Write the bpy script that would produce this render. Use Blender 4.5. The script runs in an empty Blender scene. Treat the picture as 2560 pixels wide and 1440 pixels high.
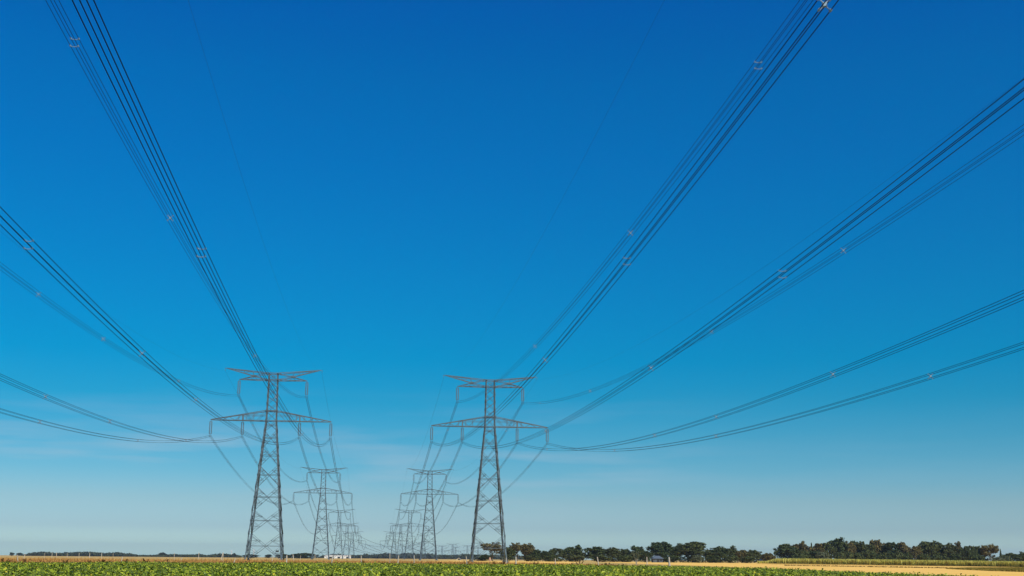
import bpy, math, random
import numpy as np
from mathutils import Matrix, Vector

random.seed(7)
RNG = np.random.default_rng(11)
scene = bpy.context.scene
COL = scene.collection

# ------------------------------------------------------------------ camera
FPX, PITCH, ROLL, YAW, EYE = 3081.0, 0.21319, 0.00788, -0.1090, 1.6
cy_, sy_ = math.cos(YAW), math.sin(YAW)
RIGHT = Vector((cy_, sy_, 0)); AHEAD = Vector((-sy_, cy_, 0))
_f = AHEAD * math.cos(PITCH) + Vector((0, 0, math.sin(PITCH)))
_u = -AHEAD * math.sin(PITCH) + Vector((0, 0, math.cos(PITCH)))
_r2 = RIGHT * math.cos(ROLL) + _u * math.sin(ROLL)
_u2 = -RIGHT * math.sin(ROLL) + _u * math.cos(ROLL)
cd = bpy.data.cameras.new('camera'); cam = bpy.data.objects.new('camera', cd); COL.objects.link(cam)
m = Matrix((( _r2.x, _u2.x, -_f.x, 0), (_r2.y, _u2.y, -_f.y, 0), (_r2.z, _u2.z, -_f.z, EYE), (0, 0, 0, 1)))
cam.matrix_world = m
cd.sensor_width = 36.0; cd.lens = 36.0 * FPX / 2560; cd.clip_start = 0.1; cd.clip_end = 40000
scene.camera = cam

# ------------------------------------------------------------------ world, sun, exposure
SUN_EL, SUN_AZ = math.radians(44), math.radians(146)      # azimuth clockwise from +Y
w = bpy.data.worlds.new('World'); scene.world = w; w.use_nodes = True
nt = w.node_tree; nt.nodes.clear()
def N(t, **k):
    n = nt.nodes.new(t)
    for a, v in k.items(): setattr(n, a, v)
    return n
out = N('ShaderNodeOutputWorld'); bg = N('ShaderNodeBackground'); bg.inputs['Strength'].default_value = 0.10
sky = N('ShaderNodeTexSky', sky_type='NISHITA'); sky.sun_disc = False
sky.sun_elevation = SUN_EL; sky.sun_rotation = SUN_AZ; sky.air_density = 1.0; sky.dust_density = 0.6; sky.ozone_density = 2.0
tc = N('ShaderNodeTexCoord'); sep = N('ShaderNodeSeparateXYZ'); nt.links.new(tc.outputs['Generated'], sep.inputs[0])
ramp = N('ShaderNodeValToRGB'); cr = ramp.color_ramp; cr.interpolation = 'LINEAR'
mr = N('ShaderNodeMapRange'); mr.inputs['From Min'].default_value = 0.0; mr.inputs['From Max'].default_value = 0.6
nt.links.new(sep.outputs['Z'], mr.inputs['Value']); nt.links.new(mr.outputs[0], ramp.inputs[0])
TINT = [(0.0, (1.11, 1.62, 1.85)), (0.033, (.60, .90, 1.26)), (0.07, (.48, .77, 1.04)), (0.106, (.285, .70, .98)), (0.148, (.157, .643, .911)), (0.201, (.038, .602, .880)),
        (0.254, (0, .60, .915)), (0.307, (0, .60, .955)), (0.36, (0, .60, .99)), (0.412, (0, .597, 1.025)), (0.4635, (0, .596, 1.06)), (0.5145, (0, .59, 1.09)), (0.565, (0, .590, 1.11)),
        (0.614, (0, .585, 1.13)), (0.662, (0, .555, 1.15)), (0.706, (0, .530, 1.18)), (0.85, (.08, .36, .95)), (1.0, (.22, .5, 1.0))]
while len(cr.elements) > 1: cr.elements.remove(cr.elements[-1])
cr.elements[0].position = TINT[0][0]; cr.elements[0].color = (*TINT[0][1], 1)
for p_, c_ in TINT[1:]:
    e = cr.elements.new(p_); e.color = (*c_, 1)
mul = N('ShaderNodeMix', data_type='RGBA', blend_type='MULTIPLY'); mul.inputs[0].default_value = 1.0
nt.links.new(sky.outputs[0], mul.inputs[6]); nt.links.new(ramp.outputs[0], mul.inputs[7])
# thin high cirrus low over the horizon
mp = N('ShaderNodeMapping'); mp.inputs['Scale'].default_value = (3.2, 3.2, 34); mp.inputs['Rotation'].default_value = (0.03, 0.05, 0.3)
nz = N('ShaderNodeTexNoise'); nz.inputs['Scale'].default_value = 1.6; nz.inputs['Detail'].default_value = 5; nz.inputs['Roughness'].default_value = 0.5
nt.links.new(tc.outputs['Generated'], mp.inputs[0]); nt.links.new(mp.outputs[0], nz.inputs[0])
c1 = N('ShaderNodeMapRange'); c1.inputs['From Min'].default_value = 0.48; c1.inputs['From Max'].default_value = 0.75
nt.links.new(nz.outputs[0], c1.inputs['Value'])
band = N('ShaderNodeValToRGB'); b = band.color_ramp
b.elements[0].position = 0.02; b.elements[0].color = (0, 0, 0, 1); b.elements[1].position = 0.22; b.elements[1].color = (0, 0, 0, 1)
for p_, v_ in ((0.06, .5), (0.12, 1.0), (0.17, .35)): e = b.elements.new(p_); e.color = (v_, v_, v_, 1)
nt.links.new(mr.outputs[0], band.inputs[0])
mm = N('ShaderNodeMath', operation='MULTIPLY'); nt.links.new(c1.outputs[0], mm.inputs[0]); nt.links.new(band.outputs[0], mm.inputs[1])
mm2 = N('ShaderNodeMath', operation='MULTIPLY'); nt.links.new(mm.outputs[0], mm2.inputs[0]); mm2.inputs[1].default_value = 0.60
mx_ = N('ShaderNodeMapRange', interpolation_type='SMOOTHSTEP'); nt.links.new(sep.outputs['X'], mx_.inputs['Value'])
for k_, v_ in (('From Min', 0.05), ('From Max', 0.36), ('To Min', 1.0), ('To Max', 0.12)): mx_.inputs[k_].default_value = v_
mm3 = N('ShaderNodeMath', operation='MULTIPLY'); nt.links.new(mm2.outputs[0], mm3.inputs[0]); nt.links.new(mx_.outputs[0], mm3.inputs[1])
cl = N('ShaderNodeMix', data_type='RGBA'); nt.links.new(mm3.outputs[0], cl.inputs[0]); nt.links.new(mul.outputs[2], cl.inputs[6])
cl.inputs[7].default_value = (4.6, 5.6, 6.6, 1)
nt.links.new(cl.outputs[2], bg.inputs[0]); nt.links.new(bg.outputs[0], out.inputs[0])

sd = bpy.data.lights.new('sun', 'SUN'); sd.energy = 4.8; sd.angle = math.radians(0.5); sd.color = (1.0, 0.92, 0.78)
sun = bpy.data.objects.new('sun', sd); COL.objects.link(sun)
to_sun = Vector((math.sin(SUN_AZ) * math.cos(SUN_EL), math.cos(SUN_AZ) * math.cos(SUN_EL), math.sin(SUN_EL)))
sun.rotation_euler = to_sun.to_track_quat('Z', 'Y').to_euler()
vs = scene.view_settings; vs.view_transform = 'Standard'; vs.look = 'None'; vs.exposure = 0.0; vs.gamma = 1.0; vs.use_curve_mapping = False
scene.cycles.max_bounces = 8; scene.cycles.diffuse_bounces = 3; scene.cycles.volume_bounces = 0
scene.cycles.transparent_max_bounces = 8

# ------------------------------------------------------------------ helpers
def hor(px):                      # image row of the eye-level horizon at a column
    return 1387.0 + ROLL * (px - 1280)
def ground_z(d):
    return -0.0033 * max(0.0, d - 200.0)
def place(px, d, z=None):         # a point on the terrain at image column px, d metres ahead
    x = (px - 1280) / FPX * d * (1 / 0.977)
    x = (px - 1280) / FPX * d
    p = RIGHT * x + AHEAD * d
    return Vector((p.x, p.y, ground_z(d) if z is None else z))
def cam_xy(x, d): p = RIGHT * x + AHEAD * d; return p.x, p.y
def height(px, ytop, d):          # world z of a point seen at row ytop, d metres ahead
    return EYE + (hor(px) - ytop) / FPX * d * 1.045

def tag(o, label=None, cat=None, group=None, kind=None):
    if label: o['label'] = label
    if cat: o['category'] = cat
    if group: o['group'] = group
    if kind: o['kind'] = kind
    return o
def empty(name, loc, rz=0.0):
    o = bpy.data.objects.new(name, None); COL.objects.link(o); o.location = loc; o.rotation_euler = (0, 0, rz); o.empty_display_size = 0.5
    return o
def link(name, mesh, parent=None, loc=(0, 0, 0)):
    o = bpy.data.objects.new(name, mesh); COL.objects.link(o); o.location = loc
    if parent: o.parent = parent
    return o
def copy_tree(o, parent=None):
    c = o.copy(); COL.objects.link(c); c.parent = parent
    for ch in o.children: copy_tree(ch, c)
    return c

class MB:
    """collects bars, tubes, boxes and loose faces into one mesh"""
    def __init__(s): s.v = []; s.f = []; s.mi = []
    def add(s, vs_, fs, mi=0):
        n = len(s.v); s.v += [tuple(p) for p in vs_]; s.f += [tuple(i + n for i in f) for f in fs]; s.mi += [mi] * len(fs)
    def bar(s, a, b_, wd, wd2=None):
        a = Vector(a); b_ = Vector(b_); t = b_ - a
        if t.length < 1e-6: return
        t.normalize(); up = Vector((0, 0, 1)) if abs(t.z) < 0.95 else Vector((0, 1, 0))
        u = t.cross(up).normalized() * wd / 2; v = t.cross(u).normalized() * (wd2 or wd) / 2
        s.add([a + u + v, a - u + v, a - u - v, a + u - v, b_ + u + v, b_ - u + v, b_ - u - v, b_ + u - v],
              [(0, 1, 2, 3), (7, 6, 5, 4), (0, 4, 5, 1), (1, 5, 6, 2), (2, 6, 7, 3), (3, 7, 4, 0)])
    def angle(s, a, b_, wd, inx, iny, th=0.045):      # L profile, flanges pointing inwards
        a = Vector(a); b_ = Vector(b_)
        X = Vector((inx, 0, 0)); Y = Vector((0, iny, 0))
        for p, q in ((X * wd, Y * th), (X * th, Y * wd)):
            s.add([a, a + p, a + p + q, a + q, b_, b_ + p, b_ + p + q, b_ + q],
                  [(0, 1, 2, 3), (7, 6, 5, 4), (0, 4, 5, 1), (1, 5, 6, 2), (2, 6, 7, 3), (3, 7, 4, 0)])
    def box(s, x0, x1, y0, y1, z0, z1, mi=0):
        s.add([(x0, y0, z0), (x1, y0, z0), (x1, y1, z0), (x0, y1, z0), (x0, y0, z1), (x1, y0, z1), (x1, y1, z1), (x0, y1, z1)],
              [(3, 2, 1, 0), (4, 5, 6, 7), (0, 1, 5, 4), (1, 2, 6, 5), (2, 3, 7, 6), (3, 0, 4, 7)], mi)
    def tube(s, pts, r, n=5, taper=None):
        pts = [Vector(p) for p in pts]; k = len(pts); base = len(s.v)
        for i, p in enumerate(pts):
            t = (pts[min(i + 1, k - 1)] - pts[max(i - 1, 0)]).normalized()
            up = Vector((0, 0, 1)) if abs(t.z) < 0.95 else Vector((0, 1, 0))
            u = t.cross(up).normalized(); v = t.cross(u)
            rr = r if taper is None else r + (taper - r) * i / (k - 1)
            for j in range(n):
                a = 2 * math.pi * j / n; q = p + (u * math.cos(a) + v * math.sin(a)) * rr; s.v.append((q.x, q.y, q.z))
        for i in range(k - 1):
            for j in range(n):
                a0 = base + i * n + j; a1 = base + i * n + (j + 1) % n
                s.f.append((a0, a1, a1 + n, a0 + n)); s.mi.append(0)
        s.f.append(tuple(base + j for j in reversed(range(n)))); s.f.append(tuple(base + (k - 1) * n + j for j in range(n))); s.mi += [0, 0]
    def lathe(s, prof, n=8, cx=0, cy=0):
        base = len(s.v)
        for r, z in prof:
            for j in range(n):
                a = 2 * math.pi * j / n; s.v.append((cx + r * math.cos(a), cy + r * math.sin(a), z))
        for i in range(len(prof) - 1):
            for j in range(n):
                a0 = base + i * n + j; a1 = base + i * n + (j + 1) % n
                s.f.append((a0, a1, a1 + n, a0 + n)); s.mi.append(0)
    def mesh(s, name, *mats, smooth=False):
        me = bpy.data.meshes.new(name); me.from_pydata(s.v, [], s.f)
        for m_ in mats: me.materials.append(m_)
        me.polygons.foreach_set('material_index', s.mi)
        if smooth: me.polygons.foreach_set('use_smooth', [True] * len(s.f))
        me.update(); return me

def np_mesh(name, V, F, mat):       # V (n,3), F (m,k) arrays
    me = bpy.data.meshes.new(name); k = F.shape[1]
    me.vertices.add(len(V)); me.vertices.foreach_set('co', V.astype(np.float32).ravel())
    me.loops.add(F.size); me.loops.foreach_set('vertex_index', F.astype(np.int32).ravel())
    me.polygons.add(len(F)); me.polygons.foreach_set('loop_start', np.arange(0, F.size, k, dtype=np.int32))
    me.materials.append(mat); me.update(calc_edges=True); return me

# ------------------------------------------------------------------ materials
def mat(name, col, rough=0.7, metal=0.0, spec=0.3, noise=None, island=None, objrnd=None, trans=0.0):
    """noise=(scale, colour2, stretch) ; island=[(pos,col)...] colour per loose piece ; objrnd=[(pos,col)] colour per object"""
    m_ = bpy.data.materials.new(name); m_.use_nodes = True; t = m_.node_tree; bs = t.nodes['Principled BSDF']
    bs.inputs['Roughness'].default_value = rough; bs.inputs['Metallic'].default_value = metal; bs.inputs['Specular IOR Level'].default_value = spec
    bs.inputs['Base Color'].default_value = (*col, 1); src = None
    def rampnode(stops, sock):
        r = t.nodes.new('ShaderNodeValToRGB'); c = r.color_ramp
        while len(c.elements) > 1: c.elements.remove(c.elements[-1])
        c.elements[0].position = stops[0][0]; c.elements[0].color = (*stops[0][1], 1)
        for p_, q_ in stops[1:]: e_ = c.elements.new(p_); e_.color = (*q_, 1)
        t.links.new(sock, r.inputs[0]); return r.outputs[0]
    if island:
        g = t.nodes.new('ShaderNodeNewGeometry'); src = rampnode(island, g.outputs['Random Per Island'])
    if objrnd:
        g = t.nodes.new('ShaderNodeObjectInfo'); o2 = rampnode(objrnd, g.outputs['Random'])
        if src is None: src = o2
        else:
            mx = t.nodes.new('ShaderNodeMix'); mx.data_type = 'RGBA'; mx.inputs[0].default_value = 0.5
            t.links.new(src, mx.inputs[6]); t.links.new(o2, mx.inputs[7]); src = mx.outputs[2]
    if noise:
        sc_, c2, st = noise
        g = t.nodes.new('ShaderNodeNewGeometry'); mp_ = t.nodes.new('ShaderNodeMapping'); mp_.inputs['Scale'].default_value = st
        mp_.inputs['Rotation'].default_value = (0, 0, YAW)
        n_ = t.nodes.new('ShaderNodeTexNoise'); n_.inputs['Scale'].default_value = sc_; n_.inputs['Detail'].default_value = 6; n_.inputs['Roughness'].default_value = .6
        t.links.new(g.outputs['Position'], mp_.inputs[0]); t.links.new(mp_.outputs[0], n_.inputs[0])
        mr_ = t.nodes.new('ShaderNodeMapRange'); mr_.inputs['From Min'].default_value = .35; mr_.inputs['From Max'].default_value = .65
        t.links.new(n_.outputs[0], mr_.inputs['Value'])
        mx = t.nodes.new('ShaderNodeMix'); mx.data_type = 'RGBA'; t.links.new(mr_.outputs[0], mx.inputs[0])
        if src: t.links.new(src, mx.inputs[6])
        else: mx.inputs[6].default_value = (*col, 1)
        mx.inputs[7].default_value = (*c2, 1); src = mx.outputs[2]
    if src: t.links.new(src, bs.inputs['Base Color'])
    if trans > 0:
        o_ = t.nodes['Material Output']; tr = t.nodes.new('ShaderNodeBsdfTranslucent'); ms = t.nodes.new('ShaderNodeMixShader'); ms.inputs[0].default_value = trans
        if src: t.links.new(src, tr.inputs[0])
        else: tr.inputs[0].default_value = (*col, 1)
        t.links.new(bs.outputs[0], ms.inputs[1]); t.links.new(tr.outputs[0], ms.inputs[2]); t.links.new(ms.outputs[0], o_.inputs[0])
    return m_

M_STEEL = mat('galvanised_steel', (.100, .150, .185), .7, .0, .2, noise=(.8, (.078, .102, .120), (1, 1, .3)))
M_WIRE = mat('aluminium_wire', (.004, .006, .014), .7, .0, .1)
M_SPACER = mat('cast_aluminium', (.19, .29, .38), .6, .0, .4)
M_GLASS = mat('insulator_glass', (.13, .20, .25), .25, .0, .5)
M_SIGN = mat('sign_enamel', (.02, .02, .02), .5)
M_SOIL = mat('soil', (.07, .05, .03), .95, noise=(.6, (.045, .035, .02), (1, 1, 1)))
M_GROUND = mat('dry_ground', (.54, .38, .13), .95, spec=.05, noise=(.05, (.40, .29, .10), (1, .25, 1)))
M_STUB = mat('stubble', (.88, .57, .16), .95, spec=.05, noise=(.22, (.72, .44, .10), (.25, 2.6, 1)))
M_BEET = mat('beet_leaf', (.12, .2, .03), .42, spec=.5, trans=.25, island=[(0, (.042, .078, .006)), (.28, (.12, .185, .010)), (.6, (.27, .36, .018)), (.88, (.43, .51, .030)), (.97, (.54, .58, .04)), (.992, (.75, .63, .05))])
M_GRASS = mat('dry_grass', (.5, .35, .15), .9, spec=.1, trans=.2, island=[(0, (.34, .17, .05)), (.5, (.60, .35, .10)), (1, (.76, .50, .18))], noise=(.06, (.40, .20, .05), (1, 1, 1)))
M_WEED = mat('dock_weed', (.11, .05, .02), .9, spec=.1, island=[(0, (.06, .03, .012)), (1, (.17, .085, .03))])
M_SCRUB = mat('scrub_leaf', (.11, .07, .02), .9, spec=.1, island=[(0, (.05, .05, .015)), (.6, (.14, .09, .025)), (1, (.22, .15, .05))])
M_MAIZE = mat('maize_leaf', (.2, .2, .05), .7, spec=.2, trans=.2, island=[(0, (.24, .19, .045)), (.45, (.48, .46, .085)), (1, (.66, .62, .16))])
M_LOWCROP = mat('low_crop', (.16, .13, .03), .9, spec=.1, island=[(0, (.16, .12, .02)), (1, (.30, .24, .05))])
M_LEAF = mat('tree_leaf', (.05, .07, .03), .7, spec=.15, trans=.12, island=[(0, (.018, .028, .008)), (.5, (.050, .072, .018)), (.8, (.10, .125, .035)), (1, (.18, .20, .06))],
             objrnd=[(0, (.022, .040, .016)), (.45, (.055, .070, .020)), (.75, (.085, .085, .028)), (1, (.030, .055, .026))])
M_PALELEAF = mat('pale_leaf', (.1, .12, .06), .7, spec=.15, trans=.15, island=[(0, (.06, .075, .035)), (1, (.15, .17, .09))])
M_BROWNLEAF = mat('brown_leaf', (.07, .06, .03), .7, spec=.15, trans=.12, island=[(0, (.03, .032, .010)), (1, (.19, .155, .05))])
M_BARK = mat('bark', (.16, .13, .09), .9, noise=(2, (.09, .07, .05), (1, 1, .2)))
M_PALEBARK = mat('pale_bark', (.42, .38, .30), .9)
M_WOODF = mat('distant_leaf', (.04, .055, .03), .9, spec=.05, island=[(0, (.025, .036, .022)), (1, (.055, .068, .034))])
M_POST = mat('weathered_post', (.68, .62, .50), .9, noise=(5, (.32, .27, .20), (1, 1, .15)))
M_WHITE = mat('white_render', (.78, .77, .72), .8)
M_CREAM = mat('cream_wall', (.72, .60, .34), .85)
M_SLATE = mat('slate_roof', (.10, .13, .16), .6)
M_GREYW = mat('grey_boards', (.10, .12, .14), .85, noise=(1.5, (.07, .08, .09), (1, 1, .1)))
M_DARK = mat('dark_opening', (.02, .022, .025), .3)
M_TURB = mat('turbine_white', (.8, .8, .8), .5)

# ------------------------------------------------------------------ ground and fields
def sheet(name, ds, xs, material, dz, inside=None):
    """terrain sheet over camera-aligned ground coordinates (x across, d ahead)"""
    mb = MB(); nx = len(xs)
    for d in ds:
        for x in xs:
            X, Y = cam_xy(x, d); mb.v.append((X, Y, ground_z(d) + dz))
    for i in range(len(ds) - 1):
        for j in range(nx - 1):
            mb.f.append((i * nx + j, i * nx + j + 1, (i + 1) * nx + j + 1, (i + 1) * nx + j)); mb.mi.append(0)
    return tag(link(name, mb.mesh(name, material)), kind='structure')
sheet('ground', [-600, 0, 100, 200, 300, 500, 1000, 3000, 10000], [-6000, -2000, -500, -100, 0, 100, 500, 2000, 6000], M_GROUND, -0.02)
def poly_sheet(name, pts, material, dz):       # pts in (x, d); triangulated ngon with terrain heights
    mb = MB(); V_ = []
    for x, d in pts: X, Y = cam_xy(x, d); V_.append((X, Y, ground_z(d) + dz))
    mb.add(V_, [tuple(range(len(V_)))]); return tag(link(name, mb.mesh(name, material)), kind='structure')
EDGE = [(-110, 118), (-52, 126), (-44, 137), (-11.6, 155), (20, 146), (27, 127), (29, 108), (30, 74), (30.5, 60), (31, 30)]
BEETPOLY = [(-110, 25)] + EDGE + [(33, 25)]
poly_sheet('field_soil', [(-110, 25), (33, 25)] + EDGE[::-1][1:], M_SOIL, 0.0)
sheet('stubble_field', [20, 60, 110, 160, 200, 260, 340, 430, 560, 640], list(np.linspace(34, 420, 12)), M_STUB, 0.003)
poly_sheet('stubble_strip', [(26.5, 150), (30.4, 110), (31.2, 74), (31.8, 20), (33.9, 20), (33.9, 640), (-30, 640), (-30, 330), (8, 260)], M_STUB, 0.002)

def in_poly(x, y, poly):
    c = np.zeros(len(x), bool); n = len(poly)
    for i in range(n):
        x0, y0 = poly[i]; x1, y1 = poly[(i + 1) % n]
        if y0 == y1: continue
        cnd = ((y0 > y) != (y1 > y)) & (x < (x1 - x0) * (y - y0) / (y1 - y0) + x0); c ^= cnd
    return c
def to_world(x, d, z):
    return np.stack([RIGHT.x * x + AHEAD.x * d, RIGHT.y * x + AHEAD.y * d, z - 0.0022 * np.maximum(0, d - 200)], 1)

# ---- sugar beet leaves
def beets():
    n = 620000
    d = 45 + 112 * RNG.random(n) ** 0.9; x = RNG.uniform(-95, 34, n)
    k = in_poly(x, d, BEETPOLY) & (np.abs(x) < d * 0.50 + 10); x, d = x[k], d[k]; n = len(x)
    big = np.sin(x * .35 + np.sin(d * .21) * 2) * np.sin(d * .3 + x * .11) * .06
    clump = RNG.normal(0, .05, n)
    L = RNG.uniform(.10, .22, n) * (1 + .25 * (RNG.random(n) < .05) * 1.8); Wd = L * RNG.uniform(.5, .75, n)
    az = RNG.uniform(0, 2 * np.pi, n); el = RNG.uniform(.15, 1.25, n)
    z0 = .26 + big + clump + .05 * RNG.random(n) + .12 * (RNG.random(n) < .12)
    # leaf in local frame: spine points at 0, .5L, L, curving down towards the tip
    dirx, diry = np.cos(az), np.sin(az); sx, sy = -np.sin(az), np.cos(az)
    tw = RNG.normal(0, .35, n)
    P = []
    for t, wd in ((0.0, .25), (.45, 1.0), (1.0, .12)):
        r = L * t * np.cos(el * (1 - .5 * t)); h = L * t * np.sin(el) - L * .25 * t * t
        cx_, cyy, cz = x + dirx * r, d + diry * r, z0 + h
        for s_ in (-1, 1):
            a = s_ * Wd / 2 * wd
            P.append((cx_ + sx * a * np.cos(tw), cyy + sy * a * np.cos(tw), cz + a * np.sin(tw) + .035 * (wd == 1.0)))
    V = np.stack([to_world(a, b_, c) for a, b_, c in P], 1).reshape(-1, 3)
    b_ = (np.arange(n) * 6)[:, None]
    F = np.concatenate([b_ + np.array([[0, 1, 3, 2]]), b_ + np.array([[2, 3, 5, 4]])], 1).reshape(-1, 4)
    o = link('sugar_beet_leaves', np_mesh('sugar_beet_leaves', V, F, M_BEET)); tag(o, 'bright green leafy beet crop covering the foreground field', 'crop', kind='stuff')
beets()

# ---- blades: dry grass, weeds, maize share one maker
def blades(x, d, h, wd, lean, rng=RNG):
    n = len(x); az = rng.uniform(0, 2 * np.pi, n); ln = lean * rng.random(n) * h; fa = rng.uniform(0, np.pi, n)
    dx, dy = np.cos(az) * ln, np.sin(az) * ln; ux, uy = np.cos(fa) * wd / 2, np.sin(fa) * wd / 2
    P = [(x - ux, d - uy, 0 * h - .02), (x + ux, d + uy, 0 * h - .02), (x + ux * .9 + dx * .4, d + uy * .9 + dy * .4, h * .6), (x - ux * .9 + dx * .4, d - uy * .9 + dy * .4, h * .6),
         (x + ux * .25 + dx, d + uy * .25 + dy, h), (x - ux * .25 + dx, d - uy * .25 + dy, h)]
    V = np.stack([to_world(*p) for p in P], 1).reshape(-1, 3); b_ = (np.arange(n) * 6)[:, None]
    F = np.concatenate([b_ + np.array([[0, 1, 2, 3]]), b_ + np.array([[3, 2, 4, 5]])], 1).reshape(-1, 4)
    return V, F
def edge_d(x):
    ex = np.array([-200] + [p[0] for p in EDGE[:6]]); ed = np.array([110.] + [p[1] for p in EDGE[:6]])
    return np.interp(x, ex, ed)
def dry_grass():
    n = 210000
    x = RNG.uniform(-150, 42, n); off = RNG.exponential(26, n); d = edge_d(x) + .3 + off
    # rough verge: wide on the left, a narrow strip on the right
    lim = np.interp(x, [-150, -30, 0, 20, 26, 28], [200, 200, 150, 30, 8, 0]); k = (off < lim) & (np.abs(x) < d * .5) & ~((x > 20) & (d < edge_d(x)))
    x, d = x[k], d[k]; n = len(x)
    tuft = .5 + .5 * np.sin(x * .9 + 3 * np.sin(d * .13)) * np.sin(d * .37 + x * .2)
    h = (np.interp(x, [-60, -20, 5, 30], [.62, .52, .34, .26]) * (.6 + .4 * tuft)) * RNG.uniform(.55, 1.25, n)
    V, F = blades(x, d, h, RNG.uniform(.03, .09, n), .5)
    tag(link('dry_grass', np_mesh('dry_grass', V, F, M_GRASS)), 'tall golden dry grass beyond the green crop', 'grass', kind='stuff')
dry_grass()
def maize():
    # strip of maize: front edge from (px 1885, d 405) to (px 2560+, d 290)
    n = 90000; t = RNG.random(n) ** .9 * 1.25; back = RNG.exponential(10, n) + RNG.uniform(0, 45, n) * (RNG.random(n) < .6)
    px = 1885 + (2560 - 1885) * t; d0 = 405 + (292 - 405) * t
    x = (px - 1280) / FPX * d0; d = d0 + back; x = x * (d / d0)
    h = (1.62 - .42 * np.clip(t, 0, 1)) * RNG.uniform(.72, 1.06, n) * np.clip(t * 14, .45, 1)
    V, F = blades(x, d, h, RNG.uniform(.10, .24, n), .35)
    tag(link('maize_crop', np_mesh('maize_crop', V, F, M_MAIZE)), 'yellow green maize standing in front of the right hand trees', 'crop', kind='stuff')
maize()
def low_crop():
    n = 45000; t = RNG.random(n) ** .8; px = 2345 + 330 * t; top = np.interp(px, [2345, 2400, 2700], [.08, .2, .3])
    d = np.interp(px, [2345, 2450, 2560, 2700], [192, 166, 154, 148]) + RNG.uniform(0, 1, n) * np.interp(px, [2345, 2450, 2560, 2700], [12, 45, 62, 70]); x = (px - 1280) / FPX * d
    V, F = blades(x, d, top * RNG.uniform(.6, 1.1, n), RNG.uniform(.1, .22, n), .6)
    tag(link('weedy_strip', np_mesh('weedy_strip', V, F, M_LOWCROP)), 'low olive green weeds across the stubble at far right', 'weeds', kind='stuff')
    n = 900; t = RNG.random(n) ; px = 1950 + 430 * t; d = np.interp(px, [1950, 2380], [262, 205]) + RNG.normal(0, 2.2, n); x = (px - 1280) / FPX * d
    V, F = blades(x, d, RNG.uniform(.05, .2, n), RNG.uniform(.08, .2, n), .8)
    tag(link('stubble_weeds', np_mesh('stubble_weeds', V, F, M_SCRUB)), 'thin brown line of weeds running through the pale stubble', 'weeds', kind='stuff')
low_crop()

# ------------------------------------------------------------------ insulators (shared meshes)
INS = 4.03; HALF = 0.18           # hanger length to bundle centre, half spacing of the four-wire bundle
def insulator_meshes():
    fit = MB(); hang = MB()
    hang.bar((0, 0, .05), (0, 0, -.38), .07); hang.bar((-.26, 0, -.40), (.26, 0, -.40), .10)
    fit.bar((-.28, 0, -3.52), (.28, 0, -3.52), .10); fit.bar((-.15, 0, -3.55), (-.18, 0, -4.2), .06); fit.bar((.15, 0, -3.55), (.18, 0, -4.2), .06)
    for x in (-HALF, HALF):
        for z in (-INS + HALF, -INS - HALF): fit.bar((x, -.28, z - .03), (x, .28, z - .03), .09)
    st = MB(); prof = [(.0, -.42)]; n = 19
    for i in range(n):
        z = -.46 - i * (3.02 / n); prof += [(.06, z), (.175, z - .055), (.17, z - .09), (.06, z - .11)]
    prof += [(.0, -3.50)]; st.lathe(prof, 8)
    return hang.mesh('hanger', M_STEEL), fit.mesh('clamp', M_STEEL), st.mesh('disc_string', M_GLASS)
HANGM, FITM, STRM = insulator_meshes()

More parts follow.
